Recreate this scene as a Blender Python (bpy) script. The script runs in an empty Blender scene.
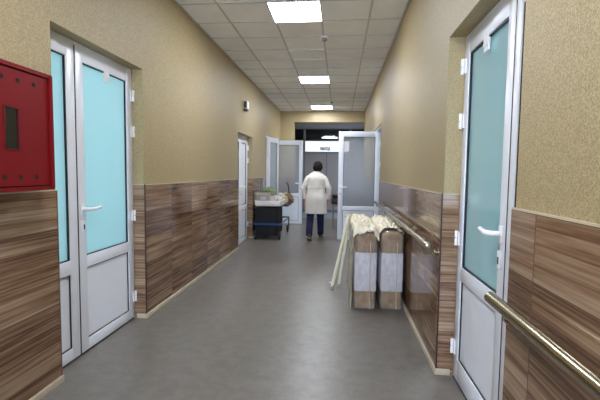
import bpy, bmesh, math, random
from mathutils import Vector, Matrix, noise
R = math.radians
sc = bpy.context.scene
COL = sc.collection

# ------------------------------------------------------------------ camera
CAM_H = 1.375
yaw, pit, rol = -0.0969, 0.0681, 0.0128
cam_d = bpy.data.cameras.new('camera')
cam = bpy.data.objects.new('camera', cam_d); COL.objects.link(cam)
cam_d.sensor_fit = 'HORIZONTAL'; cam_d.sensor_width = 36; cam_d.lens = 36*404.3/600
cam_d.clip_start = 0.05; cam_d.clip_end = 100
X = Vector((math.cos(yaw), -math.sin(yaw), 0)); F = Vector((math.sin(yaw), math.cos(yaw), 0)); Z = Vector((0, 0, 1))
fw = F*math.cos(pit) - Z*math.sin(pit); up = F*math.sin(pit) + Z*math.cos(pit)
rt = X*math.cos(rol) + up*math.sin(rol); u2 = up*math.cos(rol) - X*math.sin(rol)
M = Matrix((rt, u2, -fw)).transposed().to_4x4(); M.translation = (0, 0, CAM_H)
cam.matrix_world = M
sc.camera = cam

# ------------------------------------------------------------------ light levels, world, exposure
PANEL_E = 31.0        # ceiling panels
WIN_L, WIN_R, WIN_F = 8.6, 5.2, 5.5   # unseen daylight windows added in the side rooms
SIGN_E = .78
WIN_B, WIN_V = 15.0, 2.8      # unseen daylight windows added behind the viewer and beside the vestibule
w = bpy.data.worlds.new('world'); sc.world = w; w.use_nodes = True
w.node_tree.nodes['Background'].inputs[0].default_value = (0.7, 0.8, 1, 1)
w.node_tree.nodes['Background'].inputs[1].default_value = 0.3
vs = sc.view_settings
vs.view_transform = 'Standard'; vs.look = 'None'; vs.gamma = 1; vs.use_curve_mapping = False
vs.exposure = 0.62
sc.cycles.use_denoising = True
sc.cycles.max_bounces = 10; sc.cycles.diffuse_bounces = 6; sc.cycles.glossy_bounces = 4
sc.cycles.transparent_max_bounces = 12; sc.cycles.sample_clamp_indirect = 6

# ------------------------------------------------------------------ materials
def lin(c):
    return tuple(((v/255)/12.92 if v/255 <= .04045 else ((v/255+.055)/1.055)**2.4) for v in c)+(1,)
MATS = {}
def nt(name):
    m = bpy.data.materials.new(name); m.use_nodes = True
    return m, m.node_tree.nodes, m.node_tree.links, m.node_tree.nodes['Principled BSDF']
def mat(name, rgb, rough=.5, metal=0, bump=0, bscale=60, var=0, vscale=8, coat=0, stretch=(1, 1, 1), spec=.5):
    if name in MATS: return MATS[name]
    m, N, L, b = nt(name)
    c = lin(rgb)
    b.inputs['Base Color'].default_value = c; b.inputs['Roughness'].default_value = rough
    b.inputs['Metallic'].default_value = metal; b.inputs['Coat Weight'].default_value = coat
    b.inputs['Specular IOR Level'].default_value = spec
    tc = N.new('ShaderNodeTexCoord'); mp = N.new('ShaderNodeMapping'); mp.inputs['Scale'].default_value = stretch
    L.new(tc.outputs['Object'], mp.inputs[0])
    n = N.new('ShaderNodeTexNoise'); n.inputs['Scale'].default_value = vscale; n.inputs['Detail'].default_value = 4
    L.new(mp.outputs[0], n.inputs['Vector'])
    r = N.new('ShaderNodeValToRGB'); v = max(var, .015)
    r.color_ramp.elements[0].position = .3; r.color_ramp.elements[1].position = .7
    r.color_ramp.elements[0].color = tuple(x*(1-v) for x in c[:3])+(1,)
    r.color_ramp.elements[1].color = tuple(min(1, x*(1+v)) for x in c[:3])+(1,)
    L.new(n.outputs[0], r.inputs[0]); L.new(r.outputs[0], b.inputs['Base Color'])
    if bump:
        n2 = N.new('ShaderNodeTexNoise'); n2.inputs['Scale'].default_value = bscale; n2.inputs['Detail'].default_value = 3
        L.new(mp.outputs[0], n2.inputs['Vector'])
        bp = N.new('ShaderNodeBump'); bp.inputs['Strength'].default_value = bump; bp.inputs['Distance'].default_value = .01
        L.new(n2.outputs[0], bp.inputs['Height']); L.new(bp.outputs[0], b.inputs['Normal'])
    MATS[name] = m
    return m
def emit(name, rgb, e):
    m = bpy.data.materials.new(name); m.use_nodes = True; N = m.node_tree.nodes; N.clear()
    o = N.new('ShaderNodeOutputMaterial'); s = N.new('ShaderNodeEmission'); s.inputs[0].default_value = lin(rgb); s.inputs[1].default_value = e
    m.node_tree.links.new(s.outputs[0], o.inputs[0]); return m

def mat_wallpaper():
    m, N, L, b = nt('beige_fibre_paint')
    b.inputs['Roughness'].default_value = .48
    tc = N.new('ShaderNodeTexCoord')
    n = N.new('ShaderNodeTexNoise'); n.inputs['Scale'].default_value = 150; n.inputs['Detail'].default_value = 3; n.inputs['Roughness'].default_value = .7
    L.new(tc.outputs['Object'], n.inputs['Vector'])
    r = N.new('ShaderNodeValToRGB')
    r.color_ramp.elements[0].position = .36; r.color_ramp.elements[0].color = lin((146, 130, 94))
    r.color_ramp.elements[1].position = .64; r.color_ramp.elements[1].color = lin((192, 173, 130))
    L.new(n.outputs[0], r.inputs[0]); L.new(r.outputs[0], b.inputs['Base Color'])
    bp = N.new('ShaderNodeBump'); bp.inputs['Strength'].default_value = .5; bp.inputs['Distance'].default_value = .004
    L.new(n.outputs[0], bp.inputs['Height']); L.new(bp.outputs[0], b.inputs['Normal'])
    return m
def mat_tiles():
    """horizontal-veined brown stone tiles; uv in metres, tile = 1 uv unit wide, 1 high"""
    m, N, L, b = nt('brown_veined_tiles')
    uv = N.new('ShaderNodeUVMap')
    br = N.new('ShaderNodeTexBrick'); br.offset = 0; br.squash = 1
    br.inputs['Scale'].default_value = 1; br.inputs['Brick Width'].default_value = 2.4; br.inputs['Row Height'].default_value = 1
    br.inputs['Mortar Size'].default_value = .013; br.inputs['Mortar Smooth'].default_value = .3; br.inputs['Bias'].default_value = 0
    br.inputs['Color1'].default_value = (0, 0, 0, 1); br.inputs['Color2'].default_value = (1, 1, 1, 1); br.inputs['Mortar'].default_value = (.5, .5, .5, 1)
    L.new(uv.outputs[0], br.inputs['Vector'])
    s = N.new('ShaderNodeMath'); s.operation = 'MULTIPLY'; s.inputs[1].default_value = 37
    L.new(br.outputs['Color'], s.inputs[0])
    mp = N.new('ShaderNodeMapping'); mp.inputs['Scale'].default_value = (.19, 2.6, 1); L.new(uv.outputs[0], mp.inputs[0])
    n = N.new('ShaderNodeTexNoise'); n.noise_dimensions = '4D'; n.inputs['Scale'].default_value = 1.6; n.inputs['Detail'].default_value = 5
    n.inputs['Roughness'].default_value = .62; n.inputs['Distortion'].default_value = .3
    L.new(mp.outputs[0], n.inputs['Vector']); L.new(s.outputs[0], n.inputs['W'])
    mp2 = N.new('ShaderNodeMapping'); mp2.inputs['Scale'].default_value = (.146, 11, 1); L.new(uv.outputs[0], mp2.inputs[0])
    n2 = N.new('ShaderNodeTexNoise'); n2.noise_dimensions = '4D'; n2.inputs['Scale'].default_value = 1.5; n2.inputs['Detail'].default_value = 4; n2.inputs['Distortion'].default_value = .6
    L.new(mp2.outputs[0], n2.inputs['Vector']); L.new(s.outputs[0], n2.inputs['W'])
    mx = N.new('ShaderNodeMath'); mx.operation = 'MULTIPLY_ADD'; mx.inputs[1].default_value = .55
    L.new(n2.outputs[0], mx.inputs[0])
    m5 = N.new('ShaderNodeMath'); m5.operation = 'MULTIPLY'; m5.inputs[1].default_value = .45; L.new(n.outputs[0], m5.inputs[0]); L.new(m5.outputs[0], mx.inputs[2])
    tone = N.new('ShaderNodeMath'); tone.operation = 'MULTIPLY_ADD'; tone.inputs[1].default_value = .11; L.new(br.outputs['Color'], tone.inputs[0]); L.new(mx.outputs[0], tone.inputs[2])
    r = N.new('ShaderNodeValToRGB'); e = r.color_ramp.elements
    e[0].position = .40; e[0].color = lin((70, 48, 33)); e[1].position = .70; e[1].color = lin((168, 144, 118))
    for p_, c_ in ((.46, (92, 65, 46)), (.52, (117, 88, 66)), (.59, (142, 113, 88))):
        k = e.new(p_); k.color = lin(c_)
    L.new(tone.outputs[0], r.inputs[0])
    mm = N.new('ShaderNodeMixRGB'); mm.inputs[2].default_value = lin((96, 74, 56)); L.new(br.outputs['Fac'], mm.inputs[0]); L.new(r.outputs[0], mm.inputs[1])
    L.new(mm.outputs[0], b.inputs['Base Color'])
    b.inputs['Roughness'].default_value = .08; b.inputs['Specular IOR Level'].default_value = .6
    inv = N.new('ShaderNodeMath'); inv.operation = 'MULTIPLY'; inv.inputs[1].default_value = -1; L.new(br.outputs['Fac'], inv.inputs[0])
    bp = N.new('ShaderNodeBump'); bp.inputs['Strength'].default_value = .4; bp.inputs['Distance'].default_value = .003
    L.new(inv.outputs[0], bp.inputs['Height']); L.new(bp.outputs[0], b.inputs['Normal'])
    return m
def mat_floor():
    m, N, L, b = nt('grey_linoleum')
    tc = N.new('ShaderNodeTexCoord')
    n = N.new('ShaderNodeTexNoise'); n.inputs['Scale'].default_value = 9; n.inputs['Detail'].default_value = 7; n.inputs['Roughness'].default_value = .68
    L.new(tc.outputs['Object'], n.inputs['Vector'])
    r = N.new('ShaderNodeValToRGB'); e = r.color_ramp.elements
    e[0].position = .3; e[0].color = lin((104, 99, 93)); e[1].position = .72; e[1].color = lin((125, 119, 112))
    L.new(n.outputs[0], r.inputs[0]); L.new(r.outputs[0], b.inputs['Base Color'])
    n3 = N.new('ShaderNodeTexNoise'); n3.inputs['Scale'].default_value = 22; n3.inputs['Detail'].default_value = 4; L.new(tc.outputs['Object'], n3.inputs['Vector'])
    mr = N.new('ShaderNodeMapRange'); mr.inputs['To Min'].default_value = .28; mr.inputs['To Max'].default_value = .38; L.new(n3.outputs[0], mr.inputs[0]); L.new(mr.outputs[0], b.inputs['Roughness'])
    bp = N.new('ShaderNodeBump'); bp.inputs['Strength'].default_value = .12; bp.inputs['Distance'].default_value = .01
    L.new(n3.outputs[0], bp.inputs['Height']); L.new(bp.outputs[0], b.inputs['Normal'])
    return m
def mat_frost(name, rgb, front=.08, trans=.75, clear=0.):
    """frosted pane: part diffuse, part translucent, with a smooth glossy face"""
    m = bpy.data.materials.new(name); m.use_nodes = True; N = m.node_tree.nodes; L = m.node_tree.links; N.clear()
    o = N.new('ShaderNodeOutputMaterial'); d = N.new('ShaderNodeBsdfDiffuse'); t = N.new('ShaderNodeBsdfTranslucent'); g = N.new('ShaderNodeBsdfGlossy')
    d.inputs[0].default_value = lin(rgb); t.inputs[0].default_value = lin(rgb); g.inputs['Roughness'].default_value = front; g.inputs[0].default_value = (1, 1, 1, 1)
    tc = N.new('ShaderNodeTexCoord'); n = N.new('ShaderNodeTexNoise'); n.inputs['Scale'].default_value = 1.2; L.new(tc.outputs['Object'], n.inputs[0])
    mr = N.new('ShaderNodeMapRange'); mr.inputs['To Min'].default_value = trans-.06; mr.inputs['To Max'].default_value = trans+.06; L.new(n.outputs[0], mr.inputs[0])
    a = N.new('ShaderNodeMixShader'); L.new(mr.outputs[0], a.inputs[0]); L.new(d.outputs[0], a.inputs[1]); L.new(t.outputs[0], a.inputs[2])
    if clear:
        tr_ = N.new('ShaderNodeBsdfTransparent'); a2 = N.new('ShaderNodeMixShader'); a2.inputs[0].default_value = clear
        L.new(a.outputs[0], a2.inputs[1]); L.new(tr_.outputs[0], a2.inputs[2]); a = a2
    fr = N.new('ShaderNodeFresnel'); fr.inputs[0].default_value = 1.45
    b = N.new('ShaderNodeMixShader'); L.new(fr.outputs[0], b.inputs[0]); L.new(a.outputs[0], b.inputs[1]); L.new(g.outputs[0], b.inputs[2])
    L.new(b.outputs[0], o.inputs[0]); return m
def mat_film(name, rgb, opac=.25, bump=.6, scale=14, transl=False):
    m = bpy.data.materials.new(name); m.use_nodes = True; N = m.node_tree.nodes; L = m.node_tree.links
    b = N['Principled BSDF']; b.inputs['Base Color'].default_value = lin(rgb); b.inputs['Roughness'].default_value = .12
    b.inputs['Alpha'].default_value = opac; b.inputs['Specular IOR Level'].default_value = .8
    tc = N.new('ShaderNodeTexCoord'); mp = N.new('ShaderNodeMapping'); mp.inputs['Scale'].default_value = (1.5, 1, .6); L.new(tc.outputs['Object'], mp.inputs[0])
    n = N.new('ShaderNodeTexNoise'); n.inputs['Scale'].default_value = scale; n.inputs['Detail'].default_value = 5; L.new(mp.outputs[0], n.inputs[0])
    mr = N.new('ShaderNodeMapRange'); mr.inputs[1].default_value = .35; mr.inputs[2].default_value = .7; mr.inputs['To Min'].default_value = opac*.45; mr.inputs['To Max'].default_value = min(1, opac*1.6)
    L.new(n.outputs[0], mr.inputs[0]); L.new(mr.outputs[0], b.inputs['Alpha'])
    bp = N.new('ShaderNodeBump'); bp.inputs['Strength'].default_value = bump; bp.inputs['Distance'].default_value = .05
    L.new(n.outputs[0], bp.inputs['Height']); L.new(bp.outputs[0], b.inputs['Normal'])
    return m
def mat_glass_dark():
    m = bpy.data.materials.new('tinted_glass'); m.use_nodes = True; N = m.node_tree.nodes; L = m.node_tree.links; N.clear()
    o = N.new('ShaderNodeOutputMaterial'); t = N.new('ShaderNodeBsdfTransparent'); t.inputs[0].default_value = (.5, .53, .56, 1)
    g = N.new('ShaderNodeBsdfGlossy'); g.inputs['Roughness'].default_value = .03
    fr = N.new('ShaderNodeFresnel'); x = N.new('ShaderNodeMixShader')
    L.new(fr.outputs[0], x.inputs[0]); L.new(t.outputs[0], x.inputs[1]); L.new(g.outputs[0], x.inputs[2]); L.new(x.outputs[0], o.inputs[0]); return m

WALLP = mat_wallpaper(); TILE = mat_tiles(); FLOOR = mat_floor()
PVC = mat('white_pvc', (240, 244, 254), .28)
GASK = mat('black_gasket', (22, 24, 28), .5)
CREAM = mat('cream_trim', (196, 184, 160), .4, var=.06)
BROWNTRIM = mat('dark_brown_corner_profile', (62, 34, 26), .35)
CEILM = mat('mineral_ceiling_tile', (246, 245, 242), .9, bump=.2, bscale=140, var=.05, vscale=2.5)
GRID = mat('grey_ceiling_grid', (200, 197, 192), .5)
STEEL = mat('polished_steel', (172, 162, 138), .22, metal=1)
RED = mat('red_enamel', (118, 4, 14), .5, spec=.3)
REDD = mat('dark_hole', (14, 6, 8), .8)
WHITE_PL = mat('white_plastic', (246, 247, 250), .35)
BLACK = mat('black_rubber', (20, 20, 22), .6)

# ------------------------------------------------------------------ mesh helpers
def finish(name, bm, m, parent=None, smooth=False, sub=0):
    me = bpy.data.meshes.new(name); bmesh.ops.recalc_face_normals(bm, faces=bm.faces); bm.to_mesh(me); bm.free()
    for mm in (m if isinstance(m, (list, tuple)) else [m]): me.materials.append(mm)
    if smooth:
        for p in me.polygons: p.use_smooth = True
        me.set_sharp_from_angle(angle=R(40))
    o = bpy.data.objects.new(name, me); COL.objects.link(o)
    if parent: o.parent = parent
    if sub:
        s = o.modifiers.new('sub', 'SUBSURF'); s.levels = sub; s.render_levels = sub
    return o
def box(bm, x0, x1, y0, y1, z0, z1, bev=0, mi=0):
    n0 = set(bm.faces)
    vs_ = [bm.verts.new((x, y, z)) for z in (z0, z1) for y in (y0, y1) for x in (x0, x1)]
    fs = [bm.faces.new([vs_[i] for i in q]) for q in ((0, 2, 3, 1), (4, 5, 7, 6), (0, 1, 5, 4), (2, 6, 7, 3), (0, 4, 6, 2), (1, 3, 7, 5))]
    if bev:
        es = list({e for f in fs for e in f.edges}); bmesh.ops.bevel(bm, geom=es, offset=bev, segments=2, affect='EDGES', profile=.5)
    for f in bm.faces:
        if f not in n0: f.material_index = mi
def tube(bm, pts, r, seg=12, cap=True, mi=0):
    pts = [Vector(p) for p in pts]; rs = r if isinstance(r, (list, tuple)) else [r]*len(pts)
    rings = []; prev = None
    for i, p in enumerate(pts):
        d = (pts[min(i+1, len(pts)-1)]-pts[max(i-1, 0)]).normalized()
        a = d.cross(Vector((0, 0, 1)) if abs(d.z) < .9 else Vector((1, 0, 0))).normalized() if prev is None else (prev-d*prev.dot(d)).normalized()
        prev = a; b = d.cross(a)
        rings.append([bm.verts.new(p+(a*math.cos(2*math.pi*k/seg)+b*math.sin(2*math.pi*k/seg))*rs[i]) for k in range(seg)])
    for i in range(len(rings)-1):
        for k in range(seg):
            bm.faces.new((rings[i][k], rings[i][(k+1) % seg], rings[i+1][(k+1) % seg], rings[i+1][k])).material_index = mi
    if cap:
        bm.faces.new(rings[0][::-1]).material_index = mi; bm.faces.new(rings[-1]).material_index = mi
def lathe(bm, prof, c=(0, 0, 0), ax='z', seg=20):
    c = Vector(c); rings = []
    for r_, h_ in prof:
        ring = []
        for k in range(seg):
            a = 2*math.pi*k/seg; p = (r_*math.cos(a), r_*math.sin(a), h_)
            if ax == 'x': p = (p[2], p[0], p[1])
            if ax == 'y': p = (p[0], p[2], p[1])
            ring.append(bm.verts.new(c+Vector(p)))
        rings.append(ring)
    for i in range(len(rings)-1):
        for k in range(seg): bm.faces.new((rings[i][k], rings[i][(k+1) % seg], rings[i+1][(k+1) % seg], rings[i+1][k]))
    bm.faces.new(rings[0][::-1]); bm.faces.new(rings[-1])
def loft(bm, rings, cap=True):
    rv = [[bm.verts.new(p) for p in r_] for r_ in rings]; n = len(rv[0])
    for i in range(len(rv)-1):
        for k in range(n): bm.faces.new((rv[i][k], rv[i][(k+1) % n], rv[i+1][(k+1) % n], rv[i+1][k]))
    if cap: bm.faces.new(rv[0][::-1]); bm.faces.new(rv[-1])
    return rv
def B(name, m, boxes, parent=None, bev=0):
    bm = bmesh.new()
    for b in boxes: box(bm, *b, bev=bev)
    return finish(name, bm, m, parent, smooth=bool(bev))
def tag(o, label=None, cat=None, group=None, kind=None):
    if label: o['label'] = label
    if cat: o['category'] = cat
    if group: o['group'] = group
    if kind: o['kind'] = kind
    return o
def empty(name, loc=(0, 0, 0), rz=0):
    o = bpy.data.objects.new(name, None); COL.objects.link(o); o.empty_display_size = .1
    o.location = loc; o.rotation_euler = (0, 0, rz); return o
def copy_tree(o, parent=None):
    c = o.copy(); COL.objects.link(c); c.parent = parent
    for ch in list(o.children): copy_tree(ch, c)
    return c
def S(o, label, cat): return tag(o, label, cat, kind='structure')

# ------------------------------------------------------------------ corridor shell
DL, DR, H, T = 1.777, .695, 3.176, 1.24
YB, YE = -4.0, 12.0
REC = .10                      # how deep the doors sit in the walls
def wall_with_openings(name, x0, x1, ya, yb, opens, label):
    bx = []; y = ya
    for (a, b, h) in opens:
        bx.append((x0, x1, y, a, 0, H+.1)); bx.append((x0, x1, a, b, h, H+.1)); y = b
    bx.append((x0, x1, y, yb, 0, H+.1))
    return S(B(name, WALLP, bx), label, 'wall')
OL = [(2.372, 3.535, 2.28), (6.95, 8.15, 2.07), (9.65, 10.9, 2.26)]
OR = [(1.668, 2.779, 2.265), (7.12, 8.36, 2.24)]
wl = wall_with_openings('wall_left', -DL-.25, -DL, YB, YE, OL, 'long beige textured corridor wall on the left')
wr = wall_with_openings('wall_right', DR, DR+.25, YB, YE, OR, 'long beige textured corridor wall on the right')
S(B('wall_back', WALLP, [(-DL-.25, DR+.25, YB-.2, YB, 0, H+.1)]), 'beige wall closing the corridor behind the viewer', 'wall')
EO = (-1.37, .695, 2.86)
S(B('wall_front', WALLP, [(-DL-.25, EO[0], YE, YE+.25, 0, H+.1), (EO[0], DR+.25, YE, YE+.25, EO[2], H+.1)]), 'beige end wall above and beside the wide opening', 'wall')
S(B('floor', FLOOR, [(-DL-3.2, DR+3.2, YB-.2, 12.1, -.1, 0)]), 'grey mottled linoleum floor of the corridor', 'floor')
ceil = S(B('ceiling', CEILM, [(-DL-.25, DR+.25, YB-.2, YE+.25, H, H+.1)]), 'suspended ceiling of pale grey square tiles', 'ceiling')
GX = [-1.350, -.798, -.246, .306]; GY0 = 4.365; GM = .552
gy = [GY0+GM*k for k in range(-15, 14)]
bm = bmesh.new()
for x in GX: box(bm, x-.011, x+.011, YB, YE, H-.006, H+.002)
for y in gy:
    xs = [-DL]+GX+[DR]
    for a, b in zip(xs, xs[1:]): box(bm, a+.0111, b-.0111, y-.011, y+.011, H-.0055, H+.002)
box(bm, -DL, -DL+.02, YB, YE, H-.007, H); box(bm, DR-.02, DR, YB, YE, H-.007, H); box(bm, -DL+.02, DR-.02, YE-.02, YE, H-.007, H)
finish('ceiling_grid', bm, GRID, ceil)

# tiled dado: boxes with uv in tile units, part of the wall it lines
def dado(parent, x0, x1, y0, y1, uoff=0., ulen=.58, ch=1):
    y0 -= .008; y1 += .008
    bm = bmesh.new(); box(bm, x0, x1, y0, y1, 0, T)
    uvl = bm.loops.layers.uv.new('UVMap'); bmesh.ops.recalc_face_normals(bm, faces=bm.faces)
    for f in bm.faces:
        n = f.normal
        for l in f.loops:
            c = l.vert.co
            v = (c.z-.04)/.24
            if abs(n.x) > .5: l[uvl].uv = ((c.y-uoff)/ulen*2.4, v)
            elif abs(n.y) > .5: l[uvl].uv = (((c.x-x0)/ulen*.98+7.01)*2.4, v)
            else: l[uvl].uv = ((c.y)/ulen*2.4, c.x/.24)
    finish('tile_dado', bm, TILE, parent)
    # cream edge on top
    B('dado_edge', CREAM, [(x0, x1, y0, y1, T, T+.007)], parent)
P_ = .012
def dl_(y0, y1, uoff, ulen=.58): dado(wl, -DL-REC, -DL+P_, y0, y1, uoff, ulen)
def dr_(y0, y1, uoff, ulen=.58): dado(wr, DR-P_, DR+REC, y0, y1, uoff, ulen)
dl_(YB, 2.372+.001, 2.372); dl_(3.535, 6.951, 3.535); dl_(8.15, 9.651, 8.15); dl_(10.9, YE, 10.9)
dr_(YB, 1.668+.001, 1.473); dr_(2.779, 7.121, 3.25, .42); dr_(8.36, YE, 8.36)
bm = bmesh.new(); box(bm, -DL+P_, EO[0]+P_, YE-P_, YE+.25, 0, T)
uvl = bm.loops.layers.uv.new('UVMap')
for f in bm.faces:
    for l in f.loops: l[uvl].uv = ((l.vert.co.x+l.vert.co.y)/.58*2.4, (l.vert.co.z-.04)/.24)
finish('tile_dado', bm, TILE, bpy.data.objects['wall_front'])
# baseboards with returns into the door recesses
def base(parent_name, segs, lab):
    bx = []
    for s in segs: bx.append(s)
    return S(B(parent_name, CREAM, bx, bev=.003), lab, 'baseboard')
q = .012
bl = []
for a, b in ((YB, 2.372), (3.535, 6.95), (8.15, 9.65), (10.9, YE-.02)):
    bl.append((-DL+P_, -DL+P_+q, a-q*(a > 0), b+q, 0, .045))
    bl.append((-DL-REC+.02, -DL+P_, b+.001, b+q, 0, .045)) if b < 11 else None
    bl.append((-DL-REC+.02, -DL+P_, a-q, a-.001, 0, .045)) if a > 0 else None
base('baseboard_left', bl, 'narrow cream skirting along the left wall')
br_ = []
for a, b in ((YB, 1.668), (2.779, 7.12), (8.36, YE-.02)):
    br_.append((DR-P_-q, DR-P_, a-q*(a > 0), b+q, 0, .045))
    br_.append((DR-P_, DR+REC-.02, b+.001, b+q, 0, .045)) if b < 11 else None
    br_.append((DR-P_, DR+REC-.02, a-q, a-.001, 0, .045)) if a > 0 else None
base('baseboard_right', br_, 'narrow cream skirting along the right wall')
# dark corner profiles on the tile edges
S(B('trim_1', BROWNTRIM, [(DR-P_-.004, DR-P_+.006, 2.770, 2.779, .045, T+.008)]), 'dark brown profile on the tile corner beside the right hand door', 'trim')
S(B('trim_2', BROWNTRIM, [(-DL+P_-.006, -DL+P_+.004, 3.526, 3.535, .045, T+.008)]), 'dark brown profile on the tile corner beside the left double door', 'trim')

# ------------------------------------------------------------------ side rooms with added daylight windows
ROOMW = mat('pale_turquoise_room_paint', (206, 228, 226), .8)
ROOMN = mat('pale_neutral_room_paint', (205, 208, 210), .8)
def room(n, xa, xb, y0, y1, wm, e, side, win):
    """xa = corridor side, xb = outer side"""
    lo, hi = min(xa, xb), max(xa, xb); s = 1 if xb > xa else -1
    S(B('wall_room_%d' % n, wm, [(lo, hi, y0-.1, y0, 0, 3), (lo, hi, y1, y1+.1, 0, 3), (xb if s > 0 else xb-.1, xb+.1 if s > 0 else xb, y0-.1, y1+.1, 0, 3), (lo, hi, y0, y1, 3, 3.1)]),
      'pale walls of the room behind the %s' % side, 'wall')
    wy0, wy1, wz0, wz1 = win
    wn = empty('window_%d' % n, (xb, (wy0+wy1)/2, 0)); S(wn, 'unseen added daylight window in the room behind the %s' % side, 'window')  # unseen window added as the source of the glow in the frosted glass
    hw = (wy1-wy0)/2
    B('pane', emit('daylight_%d' % n, (216, 240, 255), e), [(-.02 if s > 0 else .005, -.005 if s > 0 else .02, -hw, hw, wz0, wz1)], wn)
    a, b = (-.05, -.0) if s > 0 else (0, .05)
    B('window_frame', PVC, [(a, b, -hw-.05, -hw, wz0, wz1), (a, b, hw, hw+.05, wz0, wz1), (a, b, -hw-.05, hw+.05, wz1, wz1+.05), (a, b, -hw-.05, hw+.05, wz0-.05, wz0), (a, b, -.03, .03, wz0, wz1)], wn)
room(1, -DL-.25, -4.4, 1.4, 5.0, ROOMW, WIN_L, 'left double door', (2.0, 4.4, .8, 2.5))
room(2, DR+.25, 3.4, .6, 4.2, ROOMW, WIN_R, 'right hand door', (1.2, 3.0, .8, 2.5))
room(3, -DL-.25, -4.4, 9.3, 11.6, ROOMN, WIN_F, 'far left doorway', (9.8, 11.0, .8, 2.4))
def added_window(n, loc, rz, hw, z0, z1, e, lb):
    wn = empty('window_%d' % n, loc, rz); S(wn, lb, 'window')
    B('pane', emit('daylight_%d' % n, (206, 226, 255), e), [(-hw, hw, .005, .02, z0, z1)], wn)
    B('window_frame', PVC, [(-hw-.06, -hw, 0, .06, z0-.06, z1+.06), (hw, hw+.06, 0, .06, z0-.06, z1+.06), (-hw, hw, 0, .06, z1, z1+.06), (-hw, hw, 0, .06, z0-.06, z0), (-.03, .03, 0, .06, z0, z1)], wn)
added_window(5, (-.54, YB, 0), 0, .95, .7, 2.5, WIN_B, 'unseen added daylight window in the wall behind the viewer')  # added out of view as cool fill for the corridor
added_window(6, (1.2, 13.1, 0), R(90), .6, .9, 2.1, WIN_V, 'unseen added daylight window at the side of the space beyond the end opening')  # added out of view to brighten the space beyond the opening
room(4, DR+.25, 3.4, 6.6, 8.9, ROOMN, WIN_F*.3, 'far right doorway', (7.2, 8.2, .8, 2.4))

# ------------------------------------------------------------------ doors
FROST = mat_frost('frosted_film_glass', (206, 228, 230)); FROSTG = mat_frost('frosted_grey_glass', (198, 202, 208), trans=.5, clear=.66, front=.38)
TAGW = mat('white_paper_tag', (238, 240, 244), .6)
def leaf(parent, wd, ht, hinge=0, glass=FROST, stile=.085, zmid=(.62, .72), bot=.085, topr=.12, handle=True, hinges=(.3, .95, 1.75, 2.08), tag_=False, faceside=-1, solid=False):
    """leaf in local x 0..wd (hinge edge at x=0), thickness 0.06 in y, front face towards local -y"""
    t = .03
    L_ = empty('door_leaf'); L_.parent = parent
    B('leaf_frame', PVC, [(0, stile, -t, t, 0, ht), (wd-stile, wd, -t, t, 0, ht), (stile-.001, wd-stile+.001, -t, t, 0, bot), (stile-.001, wd-stile+.001, -t, t, ht-topr, ht), (stile-.001, wd-stile+.001, -t, t, *zmid)], L_, bev=.004)
    gx0, gx1 = stile, wd-stile
    B('glass_pane' if not solid else 'upper_panel', glass if not solid else PVC, [(gx0-.005, gx1+.005, -.008, .008, zmid[1]-.005, ht-topr+.005)], L_)
    B('lower_panel', PVC, [(gx0-.005, gx1+.005, -.014, .014, bot-.005, zmid[0]+.005)], L_)
    gk = []
    g = .007
    for (z0, z1) in ((zmid[1], ht-topr), (bot, zmid[0])):
        for sy in (-1, 1):
            a, b = (-.022, -.009) if sy < 0 else (.009, .022)
            gk += [(gx0-.001, gx0+g, a, b, z0, z1), (gx1-g, gx1+.001, a, b, z0, z1), (gx0+g, gx1-g, a, b, z0-.001, z0+g), (gx0+g, gx1-g, a, b, z1-g, z1+.001)]
    B('gasket', GASK, gk, L_)
    if handle:
        for sy in (-1, 1):
            y = sy*t; hx = wd-.045
            bm = bmesh.new()
            box(bm, hx-.017, hx+.017, min(y, y+sy*.01), max(y, y+sy*.01), 1.03, 1.115, bev=.004)
            tube(bm, [(hx, y, 1.075), (hx, y+sy*.05, 1.075), (hx-.012, y+sy*.058, 1.075), (hx-.06, y+sy*.06, 1.072), (hx-.135, y+sy*.058, 1.082)], [.014, .014, .015, .014, .012], 12)
            finish('handle', bm, WHITE_PL, L_, True)
            bm = bmesh.new(); box(bm, hx-.018, hx+.018, min(y, y+sy*.011), max(y, y+sy*.011), .90, .99, bev=.004)
            finish('lock_plate', bm, WHITE_PL, L_, True)
            ys = (y+sy*.011, y+sy*.013)
            B('keyhole', GASK, [(hx-.006, hx+.006, min(ys), max(ys), .925, .96)], L_)
    for z in hinges:
        bm = bmesh.new()
        tube(bm, [(-.012, -t-.012, z-.05), (-.012, -t-.012, z-.002)], .0115, 10); tube(bm, [(-.012, -t-.012, z+.002), (-.012, -t-.012, z+.05)], .0115, 10)
        box(bm, -.03, .026, -t-.008, -t+.001, z-.047, z+.047)
        finish('hinge', bm, WHITE_PL, L_, True)
    if tag_:
        B('paper_tag', TAGW, [(wd*.5-.035, wd*.5+.035, -t-.004, -t, ht-topr-.05, ht-topr+.035), (wd*.5-.035, wd*.5+.035, -.03, -.02, ht-topr-.08, ht-topr-.01)], L_)
    return L_
def frame(parent, y0, y1, h, x0, x1, th=.035):
    B('door_frame', PVC, [(x0, x1, y0, y0+th, 0, h), (x0, x1, y1-th, y1, 0, h), (x0, x1, y0, y1, h-th, h)], parent)

# door 1: left double door (wide leaf hinged on its far side)
XL = -DL-REC
d1 = S(empty('door_1'), 'white double door with turquoise frosted glass on the left, beside the red cabinet', 'door')
frame(d1, 2.374, 3.533, 2.278, XL-.075, XL-.004, .014)
a = leaf(d1, .775, 2.262, hinges=(.2, .95, 1.71, 2.03), tag_=True, zmid=(.63, .72)); a.location = (XL-.03, 3.522, .012); a.rotation_euler = (0, 0, R(-90))
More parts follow.
